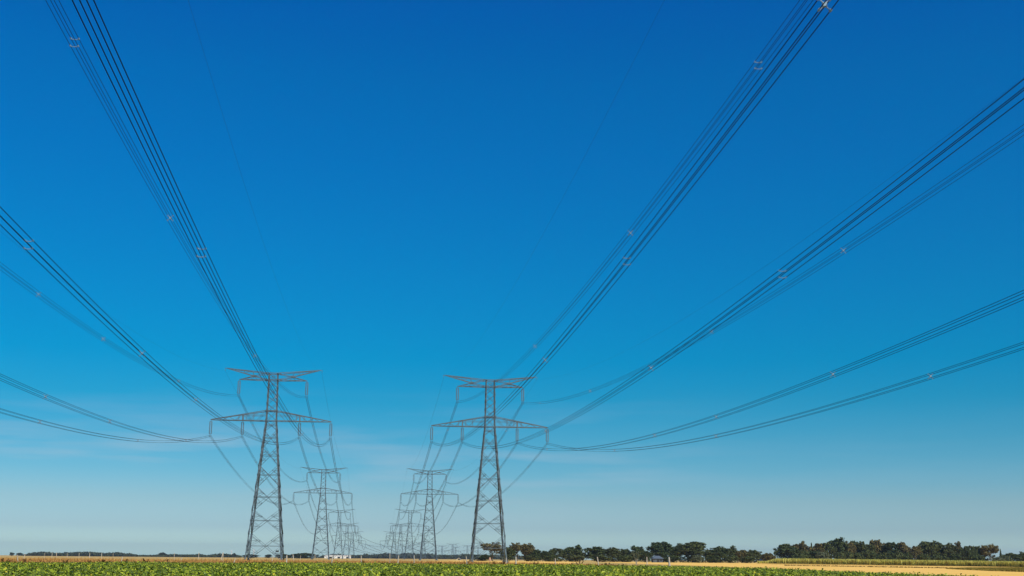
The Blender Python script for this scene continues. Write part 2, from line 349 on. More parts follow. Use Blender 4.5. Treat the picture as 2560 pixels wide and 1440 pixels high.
# ------------------------------------------------------------------ pylons
def pylon(name, loc, H, rz, label, group, wide=1.0, zscale=1.0, det=True, base_half=None):
    """H height of the lower arm above ground; arms across local x"""
    root = empty(name, loc, rz); tag(root, label, 'pylon', group)
    bw = 1.35 * wide; BH = base_half or (1.35 + .0912 * H) * wide
    zp, zt, zc = 10.4 * zscale, 13.24 * zscale, 12.1 * zscale
    hwL, hwP, hwT, hwI = 15 * wide, 8.53 * wide, 11.88 * wide, 7.12 * wide
    def hw(z):    # half width of the shaft at height z above the lower arm
        return bw - .03 * max(z, 0) * .5 if z >= 0 else bw + (BH - bw) * (-z / H)
    def P(sx, sy, z): return Vector((sx * hw(z), sy * hw(z), H + z))
    # legs
    for sx in (-1, 1):
        for sy in (-1, 1):
            mb = MB(); mb.angle(P(sx, sy, -H - .3), P(sx, sy, -H * .45), .30, -sx, -sy); mb.angle(P(sx, sy, -H * .45), P(sx, sy, 0), .25, -sx, -sy)
            mb.angle(P(sx, sy, 0), P(sx, sy, zc), .22, -sx, -sy)
            mb.box(*(sorted((sx * (BH - .5), sx * (BH + .4))) + sorted((sy * (BH - .5), sy * (BH + .4))) + [-.4, .35])) if det else None
            link('leg', mb.mesh('leg', M_STEEL), root)
    # lattice bracing of the shaft
    mb = MB(); k = H / 34.4
    down = [0, 2.4, 6.6, 11.1, 16.3, 22.0, 27.7, 34.4] if k > .85 else [0, 2.6, 7.2, 12.4, 18.4, 25.6]
    kk = H / down[-1]; down = [a * kk for a in down]
    for i in range(len(down) - 1):
        z0, z1 = -down[i], -down[i + 1]; w0, w1 = hw(z0), hw(z1); zc_ = z0 + (z1 - z0) * w0 / (w0 + w1)
        th = .21 if i < 3 else .25
        for ax in (0, 1):
            for s_ in (-1, 1):
                def Q(a, z, f=1.0):
                    e_ = hw(z); p = (a * e_ * f, s_ * e_) if ax == 0 else (s_ * e_, a * e_ * f); return Vector((p[0], p[1], H + z))
                mb.bar(Q(-1, z0), Q(1, z1), th, .07); mb.bar(Q(1, z0), Q(-1, z1), th, .07); mb.bar(Q(-1, zc_), Q(1, zc_), th * 1.1, .10)
                if z0 - z1 > 4 and det:
                    for a in (-1, 1):
                        for (zn, f_) in ((z0, .60), (z1, .55)):
                            zm = zn + (zc_ - zn) * f_; fx = (zc_ - zm) / (zc_ - zn) * hw(zn) / hw(zm)
                            mb.bar(Q(a, zm), Q(a, zm, fx), .12, .06); mb.bar(Q(a, zc_), Q(a, zm, fx), .12, .06)
                            zq = zn + (zc_ - zn) * f_ * .45
                            if z0 - z1 > 5: mb.bar(Q(a, zm, fx), Q(a, zq), .09, .05)
    ups = [0, 2.4, 4.4, 6.4, 8.4, 10.4, 12.1]; ups = [a * zscale for a in ups]
    for i in range(len(ups) - 1):
        z0, z1 = ups[i], ups[i + 1]
        for ax in (0, 1):
            for s_ in (-1, 1):
                def Q(a, z):
                    e_ = hw(z); p = (a * e_, s_ * e_) if ax == 0 else (s_ * e_, a * e_); return Vector((p[0], p[1], H + z))
                mb.bar(Q(-1, z0), Q(1, z1), .16, .07); mb.bar(Q(1, z0), Q(-1, z1), .16, .07)
                if i in (1, 5): mb.bar(Q(-1, z0), Q(1, z0), .14, .08)
                if i == 5: mb.bar(Q(-1, z1), Q(1, z1), .14, .08)
    link('lattice_bracing', mb.mesh('lattice_bracing', M_STEEL), root)
    # lower crossarm: level bottom chord, sloping top chord
    mb = MB(); zu = 2.4 * zscale; ct = .17
    for sx in (-1, 1):
        tip = Vector((sx * hwL, 0, H))
        xs_ = [bw + (hwL - bw) * f for f in (0, .16, .30, .43, .56, .68, .79, .89, 1.0)]
        def lo(x, sy): f = (x - bw) / (hwL - bw); return Vector((sx * x, sy * (bw * (1 - f) + .06), H))
        def hi(x, sy): f = (x - bw) / (hwL - bw); return Vector((sx * x, sy * (bw * (1 - f) + .06), H + zu * (1 - f) + .12))
        for sy in (-1, 1):
            mb.bar(lo(bw, sy), lo(hwL, sy), ct); mb.bar(hi(bw, sy), hi(hwL, sy), ct)
            for i in range(len(xs_) - 2):
                a_, b2 = xs_[i], xs_[i + 1]
                if i % 2: mb.bar(hi(a_, sy), lo(b2, sy), .10, .06)
                else: mb.bar(lo(a_, sy) if i else hi(a_, sy), hi(b2, sy) if i else lo(b2, sy), .10, .06)
            if det:
                for f in (.23, .36, .50): x = bw + (hwL - bw) * f; mb.bar(lo(x, sy), hi(x, sy), .06)
            mb.bar(lo(hwI, sy), hi(hwI, sy), .22, .12)
            if det: zr = H + zu * .5; mb.bar((sx * bw, sy * bw * .92, zr), (sx * hwI, sy * bw * .62, zr), .05); mb.bar((sx * bw, sy * bw * .92, zr + .3), (sx * hwI, sy * bw * .62, zr + .3), .04)
        for i in range(len(xs_) - 1): mb.bar(lo(xs_[i], -1), lo(xs_[i + 1], 1), .08, .05)
        mb.bar(lo(hwI, -1), lo(hwI, 1), .14); mb.bar(tip + Vector((-sx * .1, 0, .06)), tip + Vector((sx * .15, 0, .06)), .14)
    for s_ in (-1, 1): mb.bar((-bw, s_ * bw, H), (bw, s_ * bw, H), ct); mb.bar((-bw, s_ * bw, H + zu + .12), (bw, s_ * bw, H + zu + .12), ct)
    link('crossarm', mb.mesh('crossarm', M_STEEL), root)
    # upper crossarm: cross-shaped truss carrying phase tips and the raised earth-wire horns
    mb = MB(); nodex = 4.8 * wide
    def U(sx, x, z, sy, wf): return Vector((sx * x, sy * (bw * wf + .05), H + z))
    zN = zp + .95 * zscale; b3 = hw(zp)
    for sx in (-1, 1):
        for sy in (-1, 1):
            tipE = U(sx, hwT, zt, sy, 0); tipP = U(sx, hwP, zp, sy, 0); nd = U(sx, nodex, zN, sy, .5); bt = U(sx, b3, zc, sy, 1); bb = U(sx, b3, zp, sy, 1)
            mb.bar(tipE, bt, .16); mb.bar(tipE, nd, .14); mb.bar(nd, bb, .14); mb.bar(tipP, nd, .14); mb.bar(nd, bt, .13); mb.bar(tipP, bb, .16)
            def on(a_, b_, f): return a_ + (b_ - a_) * f
            for f0, f1 in ((.22, .30), (.42, .30), (.42, .60), (.62, .60), (.62, .95)): mb.bar(on(tipE, bt, f0), on(tipE, nd, min(f1 * 1.05, 1)), .08, .05)
            for f0, f1 in ((.20, .45), (.38, .45), (.38, 1.0), (.62, 1.0)): mb.bar(on(tipP, bb, f0), on(tipP, nd, f1), .08, .05)
            mb.box(*(sorted((sx * (nodex - .45), sx * (nodex + .45))) + sorted((sy * (bw * .5 + .02), sy * (bw * .5 + .10))) + [H + zN - .22, H + zN + .22]))
        mb.bar(U(sx, nodex, zN, -1, .5), U(sx, nodex, zN, 1, .5), .1); mb.bar(U(sx, 3.2 * wide, zp, -1, .72), U(sx, 3.2 * wide, zp, 1, .72), .08)
        mb.bar((sx * hwT, 0, H + zt), (sx * (hwT + .45), 0, H + zt - .05), .10); mb.bar((sx * (hwT + .42), 0, H + zt), (sx * (hwT + .30), 0, H + zt - .62), .07)
    for s_ in (-1, 1):
        mb.bar((-b3, s_ * b3, H + zp), (b3, s_ * b3, H + zp), .18); mb.bar((-b3, s_ * b3, H + zc), (b3, s_ * b3, H + zc), .18)
    link('top_crossarm', mb.mesh('top_crossarm', M_STEEL), root)
    for x, z in ((-hwL, 0), (-hwI, 0), (hwI, 0), (hwL, 0), (-hwP, zp), (hwP, zp)):
        ins = empty('insulator', (x, 0, H + z)); ins.parent = root
        link('hanger', HANGM, ins); link('clamp', FITM, ins)
        for s_ in (-.23, .23):
            link('disc_string', STRM, ins, (s_, 0, 0))
    att = {}
    mw = Matrix.Translation(Vector(loc)) @ Matrix.Rotation(rz, 4, 'Z')
    for ph, x, z in (('OL', -hwL, -INS), ('IL', -hwI, -INS), ('IR', hwI, -INS), ('OR', hwL, -INS), ('UL', -hwP, zp - INS), ('UR', hwP, zp - INS), ('EL', -hwT - .3, zt - .62), ('ER', hwT + .3, zt - .62)):
        att[ph] = mw @ Vector((x, 0, H + z))
    return root, att

def on_terrain(x, y):
    d = AHEAD.x * x + AHEAD.y * y; return ground_z(d)
NEARG = 'lattice pylons of the two parallel lines'
PYL = {}
def put(key, x, y, armz, label, rz=0.0, **k):
    g = on_terrain(x, y); PYL[key] = pylon('pylon', (x, y, g), armz + EYE - g, rz, label, NEARG, **k)
put('L1', -26.40, 317.7, 32.72, 'large steel lattice pylon nearest on the left, small dark plate on its right leg', -.001)
put('R1', 29.34, 318.4, 32.34, 'large steel lattice pylon nearest on the right, standing before the umbrella shaped tree', -.016)
put('L2', -26.28, 656.3, 30.63, 'second pylon of the left line, half the height of the one before it')
put('R2', 29.11, 655.1, 30.70, 'second pylon of the right line, seen just left of the nearest right pylon')
put('L3', -26.5, 1001.8, 21.2, 'third pylon of the left line, in front of the long white building', det=False)
put('R3', 28.95, 989.5, 21.33, 'third pylon of the right line, left of the second right one', det=False)
put('L4', -26.5, 1315, 17.9, 'fourth pylon of the left line, thin and grey, between third and angle pylon', det=False)
put('R4', 29.0, 1310, 17.9, 'fourth pylon of the right line, thin and grey, between third and angle pylon', det=False)
put('L5', -26.6, 1665, 16.2, 'short angle pylon ending the straight left line, wires turning right from it', .10, wide=1.22, zscale=.95, det=False)
put('R5', 28.5, 1665, 16.4, 'short angle pylon ending the straight right line, leftmost of the right group', .10, wide=1.22, zscale=.95, det=False)
FARG = 'distant pylons beyond the bend of the lines'
def far_pylon(key, px, d, ytip, ylow, label, rz, det=False):
    p = place(px, d); zl = height(px, ylow, d); zt_ = height(px, ytip, d)
    PYL[key] = pylon('pylon', p, zl - p.z, rz, label, FARG, det=False, zscale=(zt_ - zl) / 13.24)
far_pylon('F1', 1069, 1925, 1340, 1360.5, 'hazy distant pylon seen through the second right pylon', .15)
far_pylon('F3', 1139.7, 2400, 1361, 1378, 'tallest looking of the tiny distant pylons, left of the small cream hut', .1)
far_pylon('F2', 1114, 2720, 1365, 1379, 'tiny distant pylon above the wood, leftmost of the distant group', .1)
far_pylon('F4', 1147, 3100, 1368, 1380, 'faintest tiny pylon, overlapping the right side of a bigger distant one', .2)
far_pylon('F5', 1176, 2700, 1364.5, 1378.5, 'tiny distant pylon touching the left leg of the nearest right pylon', .1)
far_pylon('F6', 1202, 3080, 1367, 1379, 'tiny distant pylon seen inside the base of the nearest right pylon', .1)
# small dark plate on the left pylon's right front leg
mb = MB(); mb.box(2.95, 3.7, -4.30, -4.24, 2.2, 2.58); mb.bar((2.6, -4.22, 1.75), (4.1, -4.22, 1.75), .10)
link('warning_plate', mb.mesh('warning_plate', M_SIGN), PYL['L1'][0])

# ------------------------------------------------------------------ conductors
PHN = {'OL': 'outer left end of the lower arm', 'IL': 'inner left point of the lower arm', 'IR': 'inner right point of the lower arm', 'OR': 'outer right end of the lower arm',
       'UL': 'left end of the upper arm', 'UR': 'right end of the upper arm', 'EL': 'left peak', 'ER': 'right peak'}
def par(a, b_, s, t): p = a * (1 - t) + b_ * t; return Vector((p.x, p.y, p.z - 4 * s * t * (1 - t)))
def spacer(kind, c, tan, parent, S=1.0):
    side = Vector((tan.y, -tan.x, 0)).normalized(); mb = MB(); up = Vector((0, 0, 1))
    C4 = {(i, j): c + side * HALF * i + up * HALF * j for i in (-1, 1) for j in (-1, 1)}
    th = .028 * S
    if kind == 'bars':
        for j in (-1, 1):
            a_, b_ = C4[(-1, j)], C4[(1, j)]; mid = (a_ + b_) / 2 - up * .045
            q1, q2 = a_ + (mid - a_) * .35, b_ + (mid - b_) * .35
            mb.tube([a_, q1 - up * .02, mid, q2 - up * .02, b_], th * .7, 5)
            for q in (a_, b_): mb.bar(q - tan * .06, q + tan * .06, .06 * S)
    else:
        for i in (-1, 1):
            for j in (-1, 1):
                q = C4[(i, j)]; mid = c + (q - c) * .5 + side * i * -.02; mb.tube([c, mid, q], th * 1.0, 5, th * .6); mb.bar(q - tan * .07, q + tan * .07, .06 * S)
        mb.bar(c - tan * .05, c + tan * .05, .13)
    link('spacer', mb.mesh('spacer', M_SPACER), parent)
def bundle(a, b_, s, label, group, rad, seg, spc=(), sides=5, t1=1.0):
    tmid = par(a, b_, s, .5 * t1); root = empty('conductor_bundle', a); tag(root, label, 'power line', group)
    side = Vector(((b_ - a).y, -(b_ - a).x, 0)).normalized()
    for i in (-1, 1):
        for j in (-1, 1):
            off = side * HALF * i + Vector((0, 0, HALF * j)); mb = MB()
            mb.tube([par(a, b_, s, t1 * k / seg) + off - a for k in range(seg + 1)], rad, sides)
            link('conductor', mb.mesh('conductor', M_WIRE), root)
    for kind, t in spc:
        c = par(a, b_, s, t); tn = (par(a, b_, s, t + .002) - par(a, b_, s, t - .002)).normalized(); spacer(kind, c - a, tn, root, 1.0 if t > .3 or kind == 'bars' else 1.4)
def earth(a, b_, s, label, group, rad, seg, sides=5):
    mb = MB(); mb.tube([par(a, b_, s, k / seg) - a for k in range(seg + 1)], rad, sides)
    tag(link('earth_wire', mb.mesh('earth_wire', M_WIRE), None, a), label, 'power line', group)
# unseen supports behind the camera: end points of the overhead span
BACK = {'L': (-19.03, -261.9, 48.77 + EYE), 'R': (26.82, -262.4, 52.78 + EYE)}
OFF = {'OL': (-15, -INS), 'IL': (-7.12, -INS), 'IR': (7.12, -INS), 'OR': (15, -INS), 'UL': (-8.53, 10.4 - INS), 'UR': (8.53, 10.4 - INS), 'EL': (-11.88, 12.62), 'ER': (11.88, 12.62)}
SAG = {'LOL': 22.47, 'LIL': 22.19, 'LIR': 22.51, 'LOR': 22.94, 'LUL': 22.91, 'LUR': 23.32, 'LEL': 23.54, 'LER': 22.59,
       'ROL': 22.0, 'RIL': 23.04, 'RIR': 23.39, 'ROR': 23.40, 'RUL': 22.43, 'RUR': 23.74, 'REL': 22.06, 'RER': 24.29}
SPC = {'LUR': [('bars', .4519), ('cross', .399), ('cross', .27)], 'LOR': [('bars', .4529), ('cross', .36), ('cross', .27)], 'LIR': [('bars', .4507), ('cross', .3976), ('cross', .3464), ('bars', .23)],
       'LUL': [('cross', .342), ('cross', .2889), ('cross', .18)], 'LIL': [('cross', .3415), ('cross', .2882), ('cross', .1744), ('bars', .06)], 'LOL': [('cross', .2891), ('cross', .1756)],
       'ROL': [('cross', .4909), ('bars', .4385), ('cross', .3808)], 'RUL': [('bars', .4451), ('cross', .3862), ('cross', .28)], 'RIL': [('bars', .4424), ('cross', .3869), ('cross', .28), ('cross', .12)],
       'RUR': [('cross', .3886), ('cross', .3195), ('cross', .18), ('bars', .06)], 'RIR': [('cross', .3888), ('cross', .3299), ('cross', .2789), ('cross', .1)], 'ROR': [('cross', .3891), ('cross', .2802), ('cross', .16)]}
for ln, side_ in (('L', 'left'), ('R', 'right')):
    bx, by, bz = BACK[ln]; A = PYL[ln + '1'][1]
    for ph, (ox, oz) in OFF.items():
        b_ = Vector((bx + ox, by, bz + oz)); s = SAG[ln + ph]
        if ph[0] == 'E':
            earth(A[ph], b_, s, f'thin single earth wire rising overhead from the {PHN[ph]} of the nearest {side_} pylon', 'earth wires', .007, 90)
        else:
            bundle(A[ph], b_, s, f'dark four-wire bundle sweeping overhead from {PHN[ph]}, nearest {side_} pylon', 'overhead conductor bundles', .0135 if ph in ('UL', 'UR') else .0175, 90, SPC[ln + ph])
ORD = {1: 'nearest', 2: 'second', 3: 'third', 4: 'fourth', 5: 'angle'}
for ln, side_ in (('L', 'left'), ('R', 'right')):
    for k in range(1, 5):
        A, B = PYL[f'{ln}{k}'][1], PYL[f'{ln}{k + 1}'][1]
        for ph in OFF:
            a_, b_ = A[ph], B[ph]; Ls = (b_ - a_).length; s = 2.67e-4 * Ls * Ls / 4 * (1.0 if ph[0] != 'E' else .8)
            lab = f'{PHN[ph]}, {side_} line, between {ORD[k]} and {ORD[k + 1]} pylon'
            if ph[0] == 'E': earth(a_, b_, s, 'earth wire at ' + lab, 'earth wires', .016, 24, 4)
            else: bundle(a_, b_, s, 'bundle at ' + lab, 'conductor bundles between pylons', .021 + .004 * k, 24, [('cross', t) for t in ((.12, .28, .46, .64, .82) if k == 1 else ())], 4)
for ka, kb, tx in (('L5', 'F1', 'left angle pylon'), ('R5', 'F3', 'right angle pylon')):
    A, B = PYL[ka][1], PYL[kb][1]
    for ph in ('OL', 'IL', 'IR', 'OR', 'UL', 'UR'):
        a_, b_ = A[ph], B[ph]; s = 13.0
        bundle(a_, b_, s, f'faint bundle turning away from {PHN[ph]}, {tx}', 'far conductor bundles after the bend', .04, 16, (), 4)

# ------------------------------------------------------------------ trees
def crowncloud(lobes, n, size, seed, clumps=95, sig=.042):
    """leaf faces gathered in clumps over the crown, with gaps between the clumps, over a sparse core"""
    r = np.random.default_rng(seed); lob = np.array(lobes, float); wts = lob[:, 6] / lob[:, 6].sum()
    K = r.choice(len(lob), clumps, p=wts); dk = r.normal(size=(clumps, 3)); dk[:, 2] = np.abs(dk[:, 2]) * .9 - .25; dk /= np.linalg.norm(dk, axis=1)[:, None]
    ck = lob[K, :3] + dk * lob[K, 3:6] * r.uniform(.75, 1.08, clumps)[:, None]
    i = r.integers(0, clumps, n); off = r.normal(size=(n, 3)); off /= np.linalg.norm(off, axis=1)[:, None]; rr = sig * r.uniform(.35, 1.35, n)[:, None] * r.uniform(.7, 1.5, clumps)[i][:, None]
    c = ck[i] + off * rr * np.array([1.15, 1.15, .8]); nrm = off + r.normal(0, .35, (n, 3)) + np.array([0, 0, .25]); nrm /= np.linalg.norm(nrm, axis=1)[:, None]
    u = np.cross(nrm, r.normal(size=(n, 3))); u /= np.linalg.norm(u, axis=1)[:, None]; v = np.cross(nrm, u); s = size * r.uniform(.5, 1.2, n)[:, None]
    c[:, 2] = np.maximum(c[:, 2], .01)
    V = np.stack([c - u * s - v * s * .6, c + u * s * .8 - v * s * .7, c + u * s + v * s * .6, c - u * s * .7 + v * s * .8], 1).reshape(-1, 3)
    W_, _ = leafcloud(lobes, int(n * .75), size, seed + 1, shell=.3); mid = W_.reshape(-1, 4, 3).mean(1, keepdims=True)
    W_ = (W_.reshape(-1, 4, 3) - mid + mid * np.array([.95, .95, .94])).reshape(-1, 3)
    V = np.concatenate([V, W_]); return V, np.arange(len(V)).reshape(-1, 4)
def leafcloud(lobes, n, size, seed, flat=.75, shell=.55, floor=.01):
    """n leaf-clump faces spread through ellipsoid lobes (cx,cy,cz,rx,ry,rz,weight)"""
    r = np.random.default_rng(seed); lob = np.array(lobes, float); wts = lob[:, 6] / lob[:, 6].sum(); idx = r.choice(len(lob), n, p=wts); L_ = lob[idx]
    dirs = r.normal(size=(n, 3)); dirs /= np.linalg.norm(dirs, axis=1)[:, None]
    rad = shell + (1 - shell) * r.random(n) ** .5; lump = 1 + .20 * np.sin(dirs[:, 0] * 7 + idx) * np.sin(dirs[:, 2] * 6 + 2 * idx) + .07 * r.normal(size=n)
    c = L_[:, :3] + dirs * L_[:, 3:6] * (rad * lump)[:, None]; c[:, 2] = np.maximum(c[:, 2], floor)
    nrm = dirs + r.normal(0, .55, (n, 3)) + np.array([0, 0, .35]); nrm /= np.linalg.norm(nrm, axis=1)[:, None]
    u = np.cross(nrm, r.normal(size=(n, 3))); u /= np.linalg.norm(u, axis=1)[:, None]; v = np.cross(nrm, u)
    s = size * r.uniform(.5, 1.3, n)[:, None]
    V = np.stack([c - u * s - v * s * .6, c + u * s * .8 - v * s * .7, c + u * s + v * s * .6, c - u * s * .7 + v * s * .8], 1).reshape(-1, 3)
    return V, np.arange(4 * n).reshape(-1, 4)
def lobes_for(kind, seed):
    r = random.Random(seed); L_ = []
    if kind == 'dome':
        for i in range(13):
            a = r.uniform(0, 6.28); q = r.uniform(.05, .33); z = .30 + .42 * math.sqrt(max(0, 1 - (q / .36) ** 2)) * r.uniform(.5, 1)
            L_.append((q * math.cos(a), q * math.sin(a), z, .17, .17, .17, 1))
        L_.append((0, 0, .42, .36, .36, .38, 3)); L_.append((0, 0, .2, .42, .42, .22, 2))
    elif kind == 'hill':
        for i in range(22):
            a = r.uniform(0, 6.28); q = .40 * math.sqrt(r.random()); z = .22 + .62 * (1 - (q / .46) ** 2) * r.uniform(.75, 1)
            L_.append((q * math.cos(a), q * math.sin(a), z, .12, .12, .15, 1))
        L_.append((0, 0, .35, .43, .43, .46, 4)); L_.append((0, 0, .12, .48, .48, .16, 2))
    elif kind == 'umbrella':
        for i in range(12):
            a = r.uniform(0, 6.28); q = .36 * math.sqrt(r.random()); L_.append((q * math.cos(a), q * math.sin(a), .80 - q * .5, .15, .15, .10, 1))
        L_.append((0, 0, .78, .40, .40, .15, 3)); L_.append((-.15, 0, .5, .22, .22, .12, .7)); L_.append((.1, .1, .30, .20, .2, .2, .4))
    elif kind == 'round':
        for i in range(12):
            a = r.uniform(0, 6.28); e_ = r.uniform(-.9, 1.4); L_.append((.28 * math.cos(a) * math.cos(e_), .28 * math.sin(a) * math.cos(e_), .56 + .28 * math.sin(e_), .17, .17, .15, 1))
        L_.append((0, 0, .55, .36, .36, .36, 3)); L_.append((0, 0, .22, .32, .32, .22, 1.2))
    elif kind == 'ragged':
        for i in range(15):
            a = r.uniform(0, 6.28); q = r.uniform(.1, .40); L_.append((q * math.cos(a), q * math.sin(a), r.uniform(.22, .90) - q * .25, r.uniform(.08, .15), r.uniform(.08, .15), r.uniform(.07, .13), 1))
        L_.append((0, 0, .35, .30, .30, .3, 2.4))
    elif kind == 'tall':
        for i in range(14):
            a = r.uniform(0, 6.28); z = r.uniform(.2, .9); q = .33 * math.sin(min(1, (1.08 - z) * 1.6) * 1.4) * r.uniform(.3, .9); L_.append((q * math.cos(a), q * math.sin(a), z, .17, .17, .10, 1))
        L_.append((0, 0, .45, .30, .30, .42, 3)); L_.append((0, 0, .2, .36, .36, .2, 1.5))
    elif kind == 'cone':
        for i in range(9): z = .1 + i * .1; L_.append((0, 0, z, .46 * (1.02 - z), .46 * (1.02 - z), .07, 1.2 - z))
    elif kind == 'bush':
        for i in range(10):
            a = r.uniform(0, 6.28); q = r.uniform(.05, .36); L_.append((q * math.cos(a), q * math.sin(a), r.uniform(.3, .75) * (1 - q), .16, .16, .2, 1))
        L_.append((0, 0, .35, .44, .44, .5, 3))
    return L_
CROWN = {}; TRUNK = {}
def trunk_mesh(kind, seed, m_):
    r = random.Random(seed); mb = MB(); top = .62 if kind != 'bush' else .4
    mb.tube([(0, 0, -.03), (.01, 0, .15), (-.01, .01, .35), (0, 0, top)], .030, 6, .012)
    for i in range(6):
        a = r.uniform(0, 6.28); z = r.uniform(.16, .42); q = r.uniform(.18, .32)
        mb.tube([(0, 0, z), (q * .5 * math.cos(a), q * .5 * math.sin(a), z + .16), (q * math.cos(a), q * math.sin(a), z + .34)], .013, 4, .005)
    return mb.mesh('trunk', m_)
def tree(kind, var, px, w_px, ytop, d, label, mleaf=None, name='tree', cat='tree', group=None, depth=1.0, nleaf=None):
    mleaf = mleaf or M_LEAF; key = (kind, var, mleaf.name)
    if key not in CROWN:
        n = nleaf or {'cone': 1500, 'bush': 1500, 'hill': 6500, 'umbrella': 2600, 'ragged': 2300}.get(kind, 3600); sz = {'hill': .022, 'bush': .045, 'cone': .035}.get(kind, .030)
        V, F = crowncloud(lobes_for(kind, var * 17 + 3), n, sz * .9, var * 31 + 5, clumps={'hill': 190, 'cone': 60, 'bush': 45, 'umbrella': 75, 'ragged': 55}.get(kind, 100), sig={'hill': .038, 'bush': .07, 'ragged': .05}.get(kind, .046)) if kind != 'cone' else leafcloud(lobes_for(kind, var * 17 + 3), n, sz, var * 31 + 5, shell=.45)
        V[:, :2] /= np.percentile(np.abs(V[:, :2]), 97) * 2; V[:, 2] /= np.percentile(V[:, 2], 99.3)
        CROWN[key] = np_mesh('crown', V, F, mleaf); TRUNK[key] = trunk_mesh(kind, var, M_PALEBARK if mleaf is M_PALELEAF else M_BARK)
    p = place(px, d); Wm = w_px / FPX * d; Hm = height(px, ytop, d) - p.z
    root = empty(name, p, random.uniform(0, 6.28)); root.scale = (Wm, Wm * depth, Hm); tag(root, label, cat, group)
    link('trunk', TRUNK[key], root); link('crown', CROWN[key], root)
    return root
TG = 'trees of the wood on the right'
